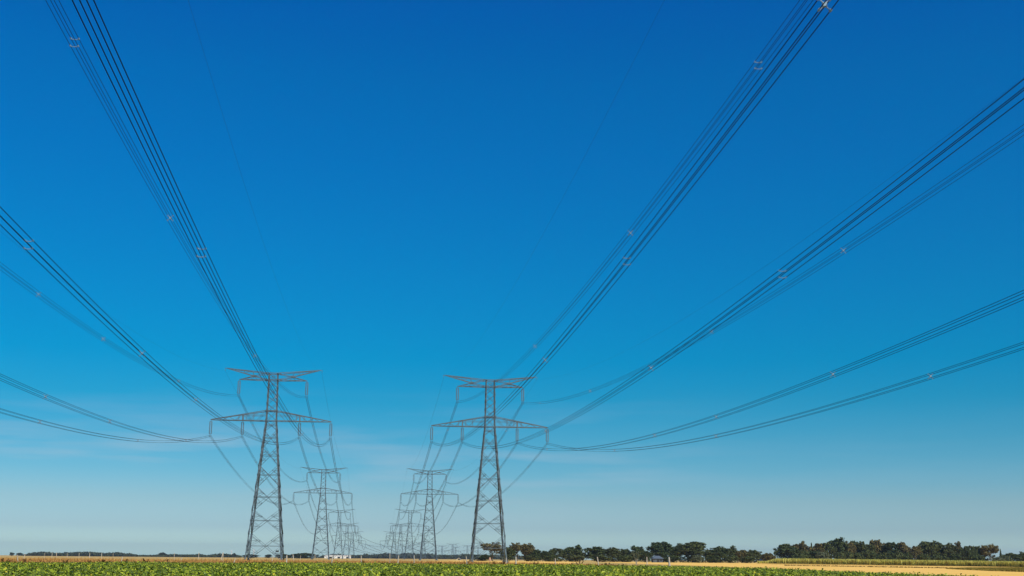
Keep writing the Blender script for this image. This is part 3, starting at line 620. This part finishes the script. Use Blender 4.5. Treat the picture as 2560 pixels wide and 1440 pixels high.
T = [  # kind, variant, column, width px, top row, distance, material, label
 ('umbrella', 1, 1237, 50, 1360, 560, M_BROWNLEAF, 'umbrella shaped dark tree seen through the base of the nearest right pylon'),
 ('bush', 1, 1212, 44, 1387, 575, M_LEAF, 'low dark bush left of the umbrella tree behind the right pylon'),
 ('dome', 1, 1274, 34, 1371, 570, M_LEAF, 'dark domed tree just right of the nearest right pylon base'),
 ('umbrella', 2, 1298, 34, 1360, 575, M_BROWNLEAF, 'tall flat topped dark tree with bare stems right of the pylon'),
 ('round', 1, 1325, 30, 1362, 565, M_BROWNLEAF, 'round headed dark tree beside the flat topped one'),
 ('tall', 1, 1345, 24, 1376, 560, M_LEAF, 'sloping greyish tree at the right end of the first clump'),
 ('dome', 2, 1367, 32, 1379, 575, M_LEAF, 'low dark tree starting the second clump after the gap'),
 ('hill', 1, 1394, 42, 1373, 585, M_LEAF, 'broad domed tree, second in the long middle row'),
 ('dome', 3, 1428, 42, 1370, 590, M_LEAF, 'full rounded tree left of the ragged topped tree, middle row'),
 ('ragged', 1, 1459, 40, 1366, 580, M_LEAF, 'ragged topped tree standing above the middle row'),
 ('round', 2, 1493, 40, 1369, 590, M_LEAF, 'dark round tree right of the ragged topped tree'),
 ('hill', 2, 1531, 54, 1372, 590, M_LEAF, 'wide low domed tree in the centre of the middle row'),
 ('dome', 1, 1568, 32, 1375, 580, M_LEAF, 'small dark tree between the wide dome and the upright one'),
 ('tall', 2, 1590, 32, 1368, 575, M_LEAF, 'upright greenish tree behind the pale sapling'),
 ('dome', 2, 1612, 30, 1379, 565, M_LEAF, 'very dark small tree left of the blue roofed house'),
 ('hill', 3, 1655, 76, 1359, 590, M_LEAF, 'great spreading tree over the blue roofed house'),
 ('hill', 1, 1727, 92, 1359, 590, M_LEAF, 'largest broad domed tree of the wood, right of the blue roofed house'),
 ('bush', 2, 1740, 22, 1389, 545, M_PALELEAF, 'small pale green shrub at the foot of the largest domed tree'),
 ('hill', 2, 1794, 56, 1370, 590, M_LEAF, 'dark domed tree right of the largest tree'),
 ('ragged', 2, 1824, 26, 1368, 600, M_LEAF, 'thin ragged tree leaning out above the dark domed one'),
 ('dome', 3, 1848, 34, 1377, 590, M_BROWNLEAF, 'low brownish tree between thin ragged tree and rounded hedge'),
 ('round', 3, 1876, 34, 1377, 590, M_LEAF, 'rounded dark tree left of the gable house'),
 ('cone', 1, 1890, 9, 1384, 600, M_LEAF, 'tiny pointed tree beside the gable house'),
 ('round', 1, 1912, 34, 1384, 560, M_BROWNLEAF, 'single low round brown tree at the gable house'),
 ('dome', 1, 1956, 50, 1364, 600, M_LEAF, 'large grey green tree at the left edge of the right wood'),
 ('tall', 3, 1982, 34, 1364, 610, M_BROWNLEAF, 'brownish tree behind the left edge tree of the right wood'),
 ('ragged', 3, 2001, 36, 1358, 610, M_BROWNLEAF, 'ragged brown crowned tree beside the small spruce'),
 ('cone', 2, 2018, 13, 1361, 620, M_LEAF, 'small spruce tip standing between two crowns'),
 ('bush', 3, 1996, 30, 1378, 585, M_LEAF, 'low rounded tree below the ragged brown crown'),
 ('bush', 1, 2021, 30, 1378, 590, M_LEAF, 'low dark rounded tree below the small spruce'),
 ('round', 2, 2037, 28, 1362, 610, M_BROWNLEAF, 'rounded brown green tree right of the small spruce'),
 ('round', 3, 2057, 32, 1360, 610, M_LEAF, 'dark round tree left of the highest tree'),
 ('dome', 2, 2083, 46, 1351, 615, M_LEAF, 'highest tree of the right wood with twin rounded tops'),
 ('bush', 2, 2045, 26, 1382, 585, M_PALELEAF, 'low light green bush in front of the wood'),
 ('round', 1, 2108, 30, 1358, 615, M_BROWNLEAF, 'brown tinged tree just right of the highest tree'),
 ('dome', 3, 2126, 32, 1357, 620, M_LEAF, 'dark even domed tree, second right of the highest tree'),
 ('tall', 1, 2145, 28, 1359, 615, M_LEAF, 'narrow dark tree, third right of the highest tree'),
 ('round', 2, 2161, 26, 1364, 615, M_LEAF, 'slightly lower dark tree in the dip of the right wood'),
 ('dome', 1, 2184, 42, 1355, 620, M_BROWNLEAF, 'big brown green tree with a bulging left shoulder'),
 ('tall', 2, 2202, 20, 1363, 615, M_LEAF, 'narrow tree tucked behind the big bulging one'),
 ('tall', 3, 2217, 32, 1360, 610, M_LEAF, 'upright tree with a rough grey crown before the low brown dome'),
 ('round', 3, 2241, 34, 1360, 610, M_BROWNLEAF, 'light brown tree rising left of the wide low dome'),
 ('hill', 3, 2268, 42, 1369, 600, M_BROWNLEAF, 'wide low brown dome before the gap in the right wood'),
 ('dome', 2, 2303, 46, 1358, 610, M_LEAF, 'big dark tree right of the gap in the right wood'),
 ('hill', 1, 2333, 38, 1360, 615, M_LEAF, 'dark flat crowned tree beside the big one after the gap'),
 ('hill', 2, 2357, 38, 1363, 610, M_LEAF, 'dark tree sloping down towards the ragged tall one'),
 ('ragged', 1, 2381, 34, 1359, 610, M_BROWNLEAF, 'tall gappy tree with a ragged crown'),
 ('dome', 3, 2393, 34, 1369, 600, M_LEAF, 'dense dark tree in front of the gappy ragged one'),
 ('round', 1, 2411, 24, 1375, 600, M_LEAF, 'small dark tree in the dip left of the reddish crown'),
 ('dome', 1, 2428, 34, 1369, 605, M_LEAF, 'rounded dark tree left of the reddish overhanging crown'),
 ('umbrella', 3, 2453, 36, 1365, 600, M_BROWNLEAF, 'reddish brown overhanging crown left of the cypress'),
 ('cone', 3, 2480, 9, 1375, 620, M_LEAF, 'slim cypress standing alone on the right skyline'),
 ('bush', 3, 2481, 36, 1392, 585, M_PALELEAF, 'low olive bush at the foot of the cypress'),
 ('hill', 2, 2508, 50, 1385, 600, M_LEAF, 'long low dark tree right of the cypress'),
 ('dome', 2, 2543, 36, 1382, 600, M_LEAF, 'dark rounded tree near the right border'),
 ('tall', 1, 2562, 24, 1377, 605, M_LEAF, 'dark tree cut by the right border'),
 ('tall', 2, 2600, 50, 1372, 605, M_LEAF, 'dark tree beyond the right border'),
]
for i, (kd, va, px, wp, yt, d, mt, lb) in enumerate(T):
    if px > 2590: continue
    tree(kd, va, px, wp * 1.04, yt, d, lb, mt, group=TG)
for i, (px, va, wp) in enumerate(((2085, 1, 24), (2107, 2, 26), (2131, 3, 24), (2149, 1, 22), (2167, 2, 24), (2188, 3, 28), (2206, 1, 22), (2228, 2, 26), (2252, 3, 24))):
    tree('bush', va, px, wp, 1381 + (i % 3), 588 + i, ['rounded green bush at the foot of the highest tree', 'rounded bush, second of the row under the right wood', 'rounded bush, third of the row under the right wood',
         'rounded bush, middle of the row under the right wood', 'rounded bush below the dip of the right wood', 'rounded bush under the big bulging tree', 'small bush under the narrow tucked tree',
         'bush under the upright grey crowned tree', 'last bush of the row, under the light brown tree'][i], M_LEAF, name='bush', cat='bush', group='bushes along the foot of the right wood')
# lower scrub filling the foot of the middle row
for i, (px, wp, yt, lb) in enumerate(((1330, 30, 1389, 'low scrub at the foot of the first clump'), (1380, 34, 1388, 'low scrub at the left end of the middle row'), (1440, 40, 1388, 'low scrub below the ragged topped tree'),
        (1505, 40, 1388, 'low scrub below the dark round tree'), (1560, 36, 1388, 'low scrub right of the wide low dome'), (1675, 36, 1388, 'low scrub below the great spreading tree'),
        (1775, 34, 1389, 'low scrub left of the dark domed tree'), (1820, 34, 1389, 'low scrub below the thin ragged tree'), (1860, 30, 1390, 'low scrub left of the gable house'), (1975, 30, 1388, 'low scrub at the edge of the right wood'),
        (2290, 30, 1386, 'low scrub filling the gap in the right wood'), (2330, 34, 1386, 'low scrub below the flat crowned tree'), (2365, 32, 1387, 'low scrub below the sloping dark tree'), (2420, 36, 1388, 'low scrub left of the reddish crown'))):
    tree('bush', 1 + i % 3, px, wp, yt, 556, lb, M_LEAF, name='bush', cat='bush', group='scrub along the foot of the trees')
# isolated rounded trees on the left skyline
for px, wp, yt, d, lb in ((64, 10, 1381, 1900, 'tiny round tree alone on the far left skyline'), (82, 14, 1382, 1900, 'tiny low tree right of the first one on the left skyline'),
                          (430, 17, 1381.5, 1900, 'small rounded tree on the skyline left of the long low wood'), (606, 8, 1383, 1800, 'small upright tree touching the left pylon base'),
                          (690, 15, 1386, 1300, 'small dark tree inside the right leg of the nearest left pylon'), (645, 36, 1386, 1300, 'low dark copse between the legs of the nearest left pylon')):
    tree('dome', 1, px, wp, yt, d, lb, M_WOODF, group='small trees on the left skyline')
for px, wp, yt, lb in ((726, 36, 1385.5, 'low dark tree left of the domed copse'), (762, 40, 1384, 'left half of the domed copse between the left pylons'), (783, 50, 1383, 'right half of the domed copse between the left pylons')):
    tree('hill', 2, px, wp, yt, 1150, lb, M_LEAF, group='copse between the left pylons')

# pale sapling with visible stems in the scrub
def sapling():
    p = place(1589, 215); root = empty('sapling', p, 0); tag(root, 'pale thin sapling with bare stems rising from the brown scrub', 'young tree')
    r = random.Random(3); mb = MB(); pts = []
    for i in range(11):
        a = r.uniform(-.9, .9); h = r.uniform(1.3, 2.5); x = math.sin(a) * h * .45; y = r.uniform(-.3, .3)
        mb.tube([(0, 0, 0), (x * .35, y * .4, h * .45), (x, y, h)], .028, 4, .01); pts.append((x, y, h))
    link('stem', mb.mesh('stem', M_PALEBARK), root)
    lob = [(x, y, h * .92, .26, .2, .22, 1) for x, y, h in pts] + [(x * .7, y, h * .66, .2, .2, .18, .6) for x, y, h in pts]
    V, F = leafcloud(lob, 900, .05, 4, shell=.2); link('crown', np_mesh('crown', V, F, M_PALELEAF), root)
sapling()

# brown scrub line by the far edge of the beet field
def scrub(px, wp, h, d, seed, label):
    p = place(px, d); Wm = wp / FPX * d; r = random.Random(seed); lob = []
    for i in range(9): lob.append((r.uniform(-.45, .45) * Wm, r.uniform(-.6, .6), r.uniform(.15, .6) * h, Wm * .13, .5, h * .33, 1))
    V, F = leafcloud(lob, 900, .055, seed, shell=.3)
    o = link('scrub_bush', np_mesh('scrub_bush', V, F, M_SCRUB), None, p); tag(o, label, 'bush', 'brown scrub at the field edge'); o.rotation_euler.z = YAW
for i, (px, wp, h, d, lb) in enumerate(((1543, 36, .62, 160, 'low brown scrub left of the pale sapling'), (1588, 40, .50, 158, 'dark brown scrub under the pale sapling'),
        (1626, 40, .50, 152, 'low brown scrub right of the pale sapling'), (1650, 26, .50, 150, 'brown scrub touching the thick short post'), (1690, 18, .4, 148, 'small yellow brown scrub right of the thick post'))):
    scrub(px, wp, h, d, i + 5, lb)

# rust coloured stalks mixed through the verge
def stalks():
    cx = RNG.uniform(-75, 24, 150); cw = RNG.uniform(.4, 2.2, 150); i = RNG.integers(0, 150, 5200); x = cx[i] + RNG.normal(0, 1, 5200) * cw[i]
    cd_ = RNG.exponential(14, 150); d = edge_d(x) + .4 + cd_[i] + RNG.normal(0, .6, 5200); h = RNG.uniform(.25, .75, 5200) * np.interp(x, [-60, 0, 24], [1.1, .8, .6])
    V, F = blades(x, d, h, RNG.uniform(.03, .08, 5200), .4)
    tag(link('wild_stalks', np_mesh('wild_stalks', V, F, M_WEED)), 'rust brown wild stalks standing in the dry verge', 'weeds', kind='stuff')
stalks()
# dock weeds
def dock_mesh(seed):
    r = random.Random(seed); g = np.random.default_rng(seed); n = 60; st = 7
    X = []; V_ = []; F_ = []
    mb = MB()
    for s_ in range(st):
        a = r.uniform(0, 6.28); ln = r.uniform(.1, .35); h = r.uniform(.55, 1.0)
        mb.tube([(0, 0, 0), (ln * .4 * math.cos(a), ln * .4 * math.sin(a), h * .5), (ln * math.cos(a), ln * math.sin(a), h)], .012, 3, .006)
        for k in range(16):
            f = r.uniform(.3, 1); c = Vector((ln * f * math.cos(a), ln * f * math.sin(a), h * f)); u = Vector((r.gauss(0, 1), r.gauss(0, 1), r.gauss(0, 1))).normalized() * .05; v = Vector((r.gauss(0, 1), r.gauss(0, 1), r.gauss(0, 1))).normalized() * .04
            mb.add([c - u - v, c + u - v, c + u + v, c - u + v], [(0, 1, 2, 3)])
    return mb.mesh('dock_weed', M_WEED)
DOCK = [dock_mesh(i) for i in range(4)]
DW = [(22, 'leftmost brown weed in the dry grass'), (48, 'dark tall weed left of the first leaning post'), (62, 'brown weed beside the first leaning post'), (100, 'brown weed between the two leaning left posts'),
      (138, 'brown weed right of the second leaning post'), (196, 'spreading brown weed at the crop edge, far left'), (258, 'dark weed at the end of the dark grass streak'), (285, 'brown weed at the crop edge left of the slanting post'),
      (343, 'brown weed beside the slanting post'), (392, 'small brown weed right of the slanting post'), (448, 'brown weed left of the short leaning stub'), (489, 'leaning brown weed right of the stub post'), (581, 'brown weed at the pair of posts'),
      (640, 'brown weed before the nearest left pylon'), (674, 'brown weed cluster under the left pylon'), (790, 'brown weed right of the stout post'), (812, 'brown weed between stout post and leaning one'), (918, 'dark weed at the foot of the post by the woodland'),
      (925, 'second dark weed at the post by the woodland'), (1030, 'brown weed left of the upright post at the second right pylon'), (1044, 'tall brown weed at that upright post'), (1080, 'brown weed right of the second right pylon'),
      (1092, 'tall reddish weed right of the second right pylon'), (1108, 'brown weed left of the cream hut'), (1172, 'dark weed against the slanting post at the right pylon'), (1228, 'brown weed under the nearest right pylon'),
      (1245, 'dense brown weed under the nearest right pylon'), (1262, 'brown weed at the right leg of the pylon'), (1345, 'brown weed before the first tree clump'), (1365, 'brown weed right of the first tree clump'), (1380, 'reddish weed in the verge, middle right'),
      (1402, 'tall reddish weed at a small post'), (1432, 'brown weed before the ragged topped tree'), (1450, 'tall reddish weed before the ragged topped tree'), (1472, 'brown weed left of the leaning grey post'), (1508, 'brown weed right of the leaning grey post'), (1520, 'last reddish weed before the brown scrub')]
for i, (px, lb) in enumerate(DW):
    xx = (px - 1280) / FPX * 150; d = float(edge_d(np.array([xx]))[0]) + random.uniform(.5, 7) ; o = link('dock_weed', DOCK[i % 4], None, place(px, d)); s = random.uniform(.62, .95); o.scale = (s * 1.5, s * 1.5, s); o.rotation_euler.z = random.uniform(0, 6)
    tag(o, lb, 'weed', 'brown dock weeds in the verge')

# ------------------------------------------------------------------ fence posts
def post(px0, y0, px1, y1, wpx, d, label, white=False):
    """foot seen at (px1,y1), head at (px0,y0)"""
    p = place(px1, d); zt_ = height(px0, y0, d); h = zt_ - p.z; lean = (px0 - px1) / FPX * d; wd = max(wpx * 1.05 / FPX * d, .06)
    mb = MB(); k = (zt_ - p.z) / max(.3, (y1 - y0) / FPX * d); lean *= k
    r = random.Random(int(px0)); u = wd / 2
    ring = [(math.cos(a) * u * r.uniform(.85, 1.1), math.sin(a) * u * r.uniform(.85, 1.1)) for a in [j * math.pi / 3.5 for j in range(7)]]
    V_ = []; 
    for f, s_ in ((-.05, 1), (.35, 1), (.7, .96), (.985, .9), (1.0, .72)):
        for (x, y) in ring: V_.append((x * s_ + lean * f, y * s_, h * f + (.03 * x if f > .9 else 0)))
    F_ = [(i * 7 + j, i * 7 + (j + 1) % 7, (i + 1) * 7 + (j + 1) % 7, (i + 1) * 7 + j) for i in range(4) for j in range(7)] + [tuple(28 + j for j in range(7))]
    mb.add(V_, F_); o = link('fence_post', mb.mesh('fence_post', M_WHITE if white else M_POST), None, p); o.rotation_euler.z = YAW
    tag(o, label, 'post', 'old wooden fence posts along the verge')
PO = [(79, 1386.4, 81.5, 1403, 2.4, 134, 'first leaning pale post at far left'), (94.5, 1384, 92, 1396, 1.6, 190, 'thin post leaning right, just right of the first leaning post'),
 (144, 1382, 144, 1391, 1.0, 260, 'thin post before the left end of the far wood'), (162, 1381, 162, 1391, 1.0, 260, 'thin dark post, second before the left wood'), (172.7, 1381, 172.7, 1391, 1.6, 250, 'whitest post of the thin row on the left'),
 (199, 1382, 199, 1391, .9, 260, 'thin post right of the whitest one on the left'), (228, 1382.5, 228, 1391, .9, 260, 'faint thin post midway along the left wood'), (254, 1382, 254.5, 1391, 1.4, 250, 'pale thin post in the middle of the left wood'),
 (283, 1382.5, 283, 1391, 1.0, 260, 'thin post left of the slanting post, nearer the middle'), (311, 1383, 311, 1391, 1.0, 260, 'thin post just left of the slanting post'),
 (333, 1391, 329, 1407, 2.0, 140, 'slanting grey post leaning right in the dry grass'), (460.6, 1382, 461, 1392, 1.2, 240, 'thin post right of the small skyline tree'), (477, 1392.5, 474.5, 1400, 2.2, 170, 'short stub post leaning right'),
 (520, 1381, 520, 1392, 1.1, 230, 'thin tall post midway to the left pylon'), (576.5, 1381, 573.5, 1396, 1.4, 190, 'left post of the close pair'), (579.5, 1381, 579.5, 1397, 1.8, 188, 'right post of the close pair'),
 (606.7, 1395, 603.3, 1405, 2.0, 145, 'short leaning post before the left pylon foot'), (700, 1389, 699, 1398, 1.6, 180, 'short post at the right leg of the left pylon'), (735, 1388, 735, 1404.5, 3.4, 150, 'stout whitish post right of the left pylon'),
 (752, 1385.5, 754, 1396, 1.8, 200, 'leaning post right of the stout whitish one'), (769, 1388, 769, 1396, 1.0, 240, 'thin post before the domed copse'), (804, 1386, 804, 1396, 1.0, 250, 'thin post inside the second left pylon'),
 (846.5, 1388, 843.5, 1407, 3.0, 147, 'tall leaning whitish post before the white building'), (917, 1388.6, 917.4, 1404.5, 2.0, 152, 'upright post standing before the far wood'), (986.8, 1384, 987, 1401, 1.7, 175, 'pale thin post under the cluster of angle pylons'),
 (1007.4, 1388, 1006, 1406, 2.2, 152, 'white post right of the cluster of angle pylons'), (1046.4, 1388, 1046.4, 1405, 2.0, 154, 'upright post at the left leg of the second right pylon'), (1174.3, 1390.7, 1176.4, 1407, 2.4, 153, 'post leaning left at the left leg of the nearest right pylon'),
 (1271, 1393.5, 1271, 1403, 1.8, 190, 'short grey post right of the nearest right pylon'), (1294.6, 1391.5, 1294.8, 1409, 3.0, 150, 'white headed post before the flat topped tree'), (1391, 1395, 1391.3, 1405, 2.2, 185, 'small grey post before the middle row of trees'),
 (1495.3, 1392, 1497.6, 1406.5, 2.8, 165, 'grey post leaning left before the middle row'), (1614.7, 1392, 1615, 1404, 2.2, 190, 'grey post right of the pale sapling'), (1669, 1393, 1670, 1413, 4.4, 145, 'thick short weathered post, largest of all'),
 (2446, 1418.5, 2446, 1426, 1.2, 190, 'white marker stake in the weedy strip at far right')]
for a in PO: post(*a[:7], white=('marker' in a[6]))

# ------------------------------------------------------------------ buildings
def long_building():
    d = 1750; p = place(858, d); Wm = 62 / FPX * d; h = height(858, 1387.5, d) - p.z
    root = empty('farm_building', p, YAW); tag(root, 'long low white building behind the third left pylon', 'building')
    mb = MB(); mb.box(-Wm / 2, Wm / 2, 0, 14, -.3, h * .86); link('wall', mb.mesh('wall', M_WHITE), root)
    mb = MB(); mb.add([(-Wm / 2 - .4, -.5, h * .86 + .01), (Wm / 2 + .4, -.5, h * .86 + .01), (Wm / 2 + .4, 14.5, h * .86 + .01), (-Wm / 2 - .4, 14.5, h * .86 + .01), (-Wm / 2 - .4, 7, h), (Wm / 2 + .4, 7, h)],
                       [(3, 2, 1, 0), (0, 1, 5, 4), (2, 3, 4, 5), (0, 4, 3), (1, 2, 5)]); link('roof', mb.mesh('roof', M_WHITE), root)
    for x in (-.30, .02, .36):
        mb = MB(); mb.box(Wm * x, Wm * x + 3.5, -.04, .02, 0, h * .5); link('door', mb.mesh('door', M_DARK), root)
long_building()
def gable(name, px, wpx, yeave, ytop, d, mw_, mr_, label, depth_m=8.0, trim=None, frontal=True, cat='house'):
    p = place(px, d); Wm = wpx / FPX * d; he = height(px, yeave, d) - p.z; hr = height(px, ytop, d) - p.z
    root = empty(name, p, YAW); tag(root, label, cat); mb = MB(); w2 = Wm / 2
    if frontal:
        mb.add([(-w2, 0, -.3), (w2, 0, -.3), (w2, 0, he), (0, 0, hr - .12), (-w2, 0, he), (-w2, depth_m, -.3), (w2, depth_m, -.3), (w2, depth_m, he), (0, depth_m, hr - .12), (-w2, depth_m, he)],
               [(0, 1, 2, 3, 4), (9, 8, 7, 6, 5), (1, 6, 7, 2), (5, 0, 4, 9)]); link('wall', mb.mesh('wall', mw_), root)
        mb = MB(); o = .3
        for s_ in (-1, 1):
            a, b_, c, e_ = (0, -o, hr), (s_ * (w2 + o), -o, he - .2), (s_ * (w2 + o), depth_m + o, he - .2), (0, depth_m + o, hr)
            q = [(x, y, z - .12) for x, y, z in (a, b_, c, e_)]; mb.add([a, b_, c, e_] + q, [(0, 1, 2, 3), (7, 6, 5, 4), (0, 4, 5, 1), (2, 6, 7, 3), (1, 5, 6, 2)])
        link('roof', mb.mesh('roof', mr_), root)
        if trim:
            mb = MB()
            for s_ in (-1, 1): mb.bar((0, -o - .05, hr - .1), (s_ * (w2 + o), -o - .05, he - .3), .34, .08); mb.bar((s_ * w2, -.06, 0), (s_ * w2, -.06, he - .2), .25, .08)
            link('trim', mb.mesh('trim', trim), root)
    else:
        mb.box(-w2, w2, 0, depth_m, -.3, he); link('wall', mb.mesh('wall', mw_), root)
        mb = MB(); o = .4; mb.add([(-w2 - o, -o, he + .01), (w2 + o, -o, he + .01), (w2 + o, depth_m + o, he + .01), (-w2 - o, depth_m + o, he + .01), (-w2 + 1.2, depth_m / 2, hr), (w2 - 1.2, depth_m / 2, hr)],
                                  [(3, 2, 1, 0), (0, 1, 5, 4), (2, 3, 4, 5), (0, 4, 3), (1, 2, 5)]); link('roof', mb.mesh('roof', mr_), root)
    mb = MB(); mb.box(-.45, .45, -.05, .03, he * .12, he * .72); link('door', mb.mesh('door', M_DARK), root)
    mb = MB(); mb.box(w2 * .40, w2 * .40 + .8, -.05, .03, he * .35, he * .75); link('window', mb.mesh('window', M_DARK), root)
gable('hut', 1155, 9, 1396, 1393.6, 800, M_CREAM, M_SLATE, 'small cream hut with white trimmed gable on the horizon', 5, M_WHITE, cat='hut')
gable('house', 1903, 13, 1400, 1393.5, 560, M_GREYW, M_SLATE, 'small grey house with white edged gable at the end of the trees', 7, M_WHITE)
gable('house', 1642, 24, 1396, 1389.5, 552, M_GREYW, M_SLATE, 'house with a blue grey roof half hidden under the spreading tree', 7, None, False)
mb = MB(); a = place(1926, 575); b_ = place(1950, 570)
for f in np.linspace(0, 1, 9): q = a + (b_ - a) * float(f); mb.bar(q + Vector((0, 0, -.2)), q + Vector((0, 0, 2.0)), .12)
for z in np.linspace(.3, 1.85, 7): mb.bar(a + Vector((0, 0, float(z))), b_ + Vector((0, 0, float(z))), .05, .24)
tag(link('fence', mb.mesh('fence', M_GREYW)), 'grey board fence between the gable house and the right wood', 'fence')
mb = MB(); p = place(1231, 520)
mb.lathe([(.42, -.1), (.46, .5), (.40, 1.2), (.34, 1.5), (.0, 1.55)], 8); tag(link('stone_pier', mb.mesh('stone_pier', mat('pinkish_stone', (.42, .27, .2), .9)), None, p), 'small pinkish stone pier under the umbrella tree', 'pier')
# ------------------------------------------------------------------ wind turbines
for px, yh, r_px, lb in ((600, 1378, 3.5, 'small white wind turbine left of the nearest left pylon'), (654.5, 1376.5, 4.5, 'small white wind turbine seen between the legs of the left pylon')):
    d = 4200; p = place(px, d); zh = height(px, yh, d); root = empty('wind_turbine', p, YAW); tag(root, lb, 'wind turbine', 'wind turbines on the horizon'); R_ = r_px / FPX * d
    mb = MB(); mb.tube([(0, 0, -1), (0, 0, zh - p.z)], 1.5, 8, 1.0); link('tower', mb.mesh('tower', M_TURB), root)
    mb = MB(); mb.box(-.8, .8, -2.2, 2.5, zh - p.z - .8, zh - p.z + .9); link('nacelle', mb.mesh('nacelle', M_TURB), root)
    for k in range(3):
        a = math.radians(35 + 120 * k + px); mb = MB(); mb.tube([(0, -2.4, zh - p.z), (math.sin(a) * R_ * .3, -2.4, zh - p.z + math.cos(a) * R_ * .3), (math.sin(a) * R_, -2.4, zh - p.z + math.cos(a) * R_)], 1.0, 5, .4)
        link('blade', mb.mesh('blade', M_TURB), root)

# ------------------------------------------------------------------ far woodland as masses
def woodland(name, pts, d, seed, label, n, sz=1.1):
    """pts: (px, ytop) profile; mass of rounded crowns d metres away"""
    r = random.Random(seed); xs_ = [p[0] for p in pts]; ys_ = [p[1] for p in pts]; lob = []; px = xs_[0]
    while px < xs_[-1]:
        yt = float(np.interp(px, xs_, ys_)) + r.uniform(-.2, .9); dd = d + r.uniform(-20, 60); q = place(px, dd); top = height(px, yt, dd); g = q.z; hh = max(1.5, top - g); rw = r.uniform(3.5, 7.0) * d / 1800
        lob.append((q.x, q.y, g + hh * .52, rw, rw * 1.4, hh * .5, rw)); lob.append((q.x + r.uniform(-3, 3), q.y + 5, g + hh * .3, rw * 1.2, rw * 1.5, hh * .35, rw * .8)); px += rw * 1.15 / d * FPX * .8
    V, F = leafcloud(lob, n, sz * d / 1800, seed, shell=.5, floor=-30)
    tag(link(name, np_mesh(name, V, F, M_WOODF)), label, 'woodland', kind='stuff')
woodland('left_woodland', [(96, 1386), (106, 1384), (118, 1380.5), (150, 1380), (172, 1382), (200, 1380.5), (222, 1379.5), (262, 1380), (280, 1381), (292, 1383), (300, 1382), (322, 1380.5), (336, 1383), (352, 1384), (368, 1386)], 1950, 2, 'low rounded far wood along the left horizon', 9000)
woodland('horizon_wood', [(368, 1387.5), (400, 1387), (440, 1386), (455, 1384.5), (475, 1386), (482, 1385), (505, 1386), (520, 1385), (534, 1385.5), (540, 1389), (545, 1388), (552, 1385.5), (575, 1383.5), (600, 1385), (620, 1388)], 1850, 3, 'thin line of far trees left of the nearest left pylon', 6000)
woodland('middle_woodland', [(820, 1391), (832, 1387), (845, 1384.5), (865, 1385), (880, 1387), (895, 1386.5), (915, 1387.5), (930, 1384.5), (935, 1387), (960, 1385), (975, 1382.5), (984, 1382), (995, 1386), (1008, 1386.5), (1022, 1382.5), (1040, 1382), (1052, 1384.5), (1070, 1383), (1090, 1385),
         (1100, 1385.5), (1112, 1387.5), (1118, 1385.5), (1135, 1386.5), (1150, 1386), (1170, 1384), (1185, 1385), (1205, 1386), (1230, 1386), (1260, 1388), (1360, 1389)], 2250, 4, 'long bluish far wood across the middle of the horizon', 16000)

# ------------------------------------------------------------------ air
HAZE = 0.00007
mb = MB(); mb.box(-6600, 6600, -1200, 11500, -40, 72)
hm = bpy.data.materials.new('haze'); hm.use_nodes = True; t = hm.node_tree; t.nodes.clear(); o_ = t.nodes.new('ShaderNodeOutputMaterial'); pv = t.nodes.new('ShaderNodeVolumePrincipled')
pv.inputs['Color'].default_value = (.72, .87, 1, 1); pv.inputs['Density'].default_value = HAZE; pv.inputs['Anisotropy'].default_value = .2; t.links.new(pv.outputs[0], o_.inputs['Volume'])
hz = link('haze', mb.mesh('haze', hm)); tag(hz, 'thin pale haze fading the far fields', 'haze', kind='stuff')
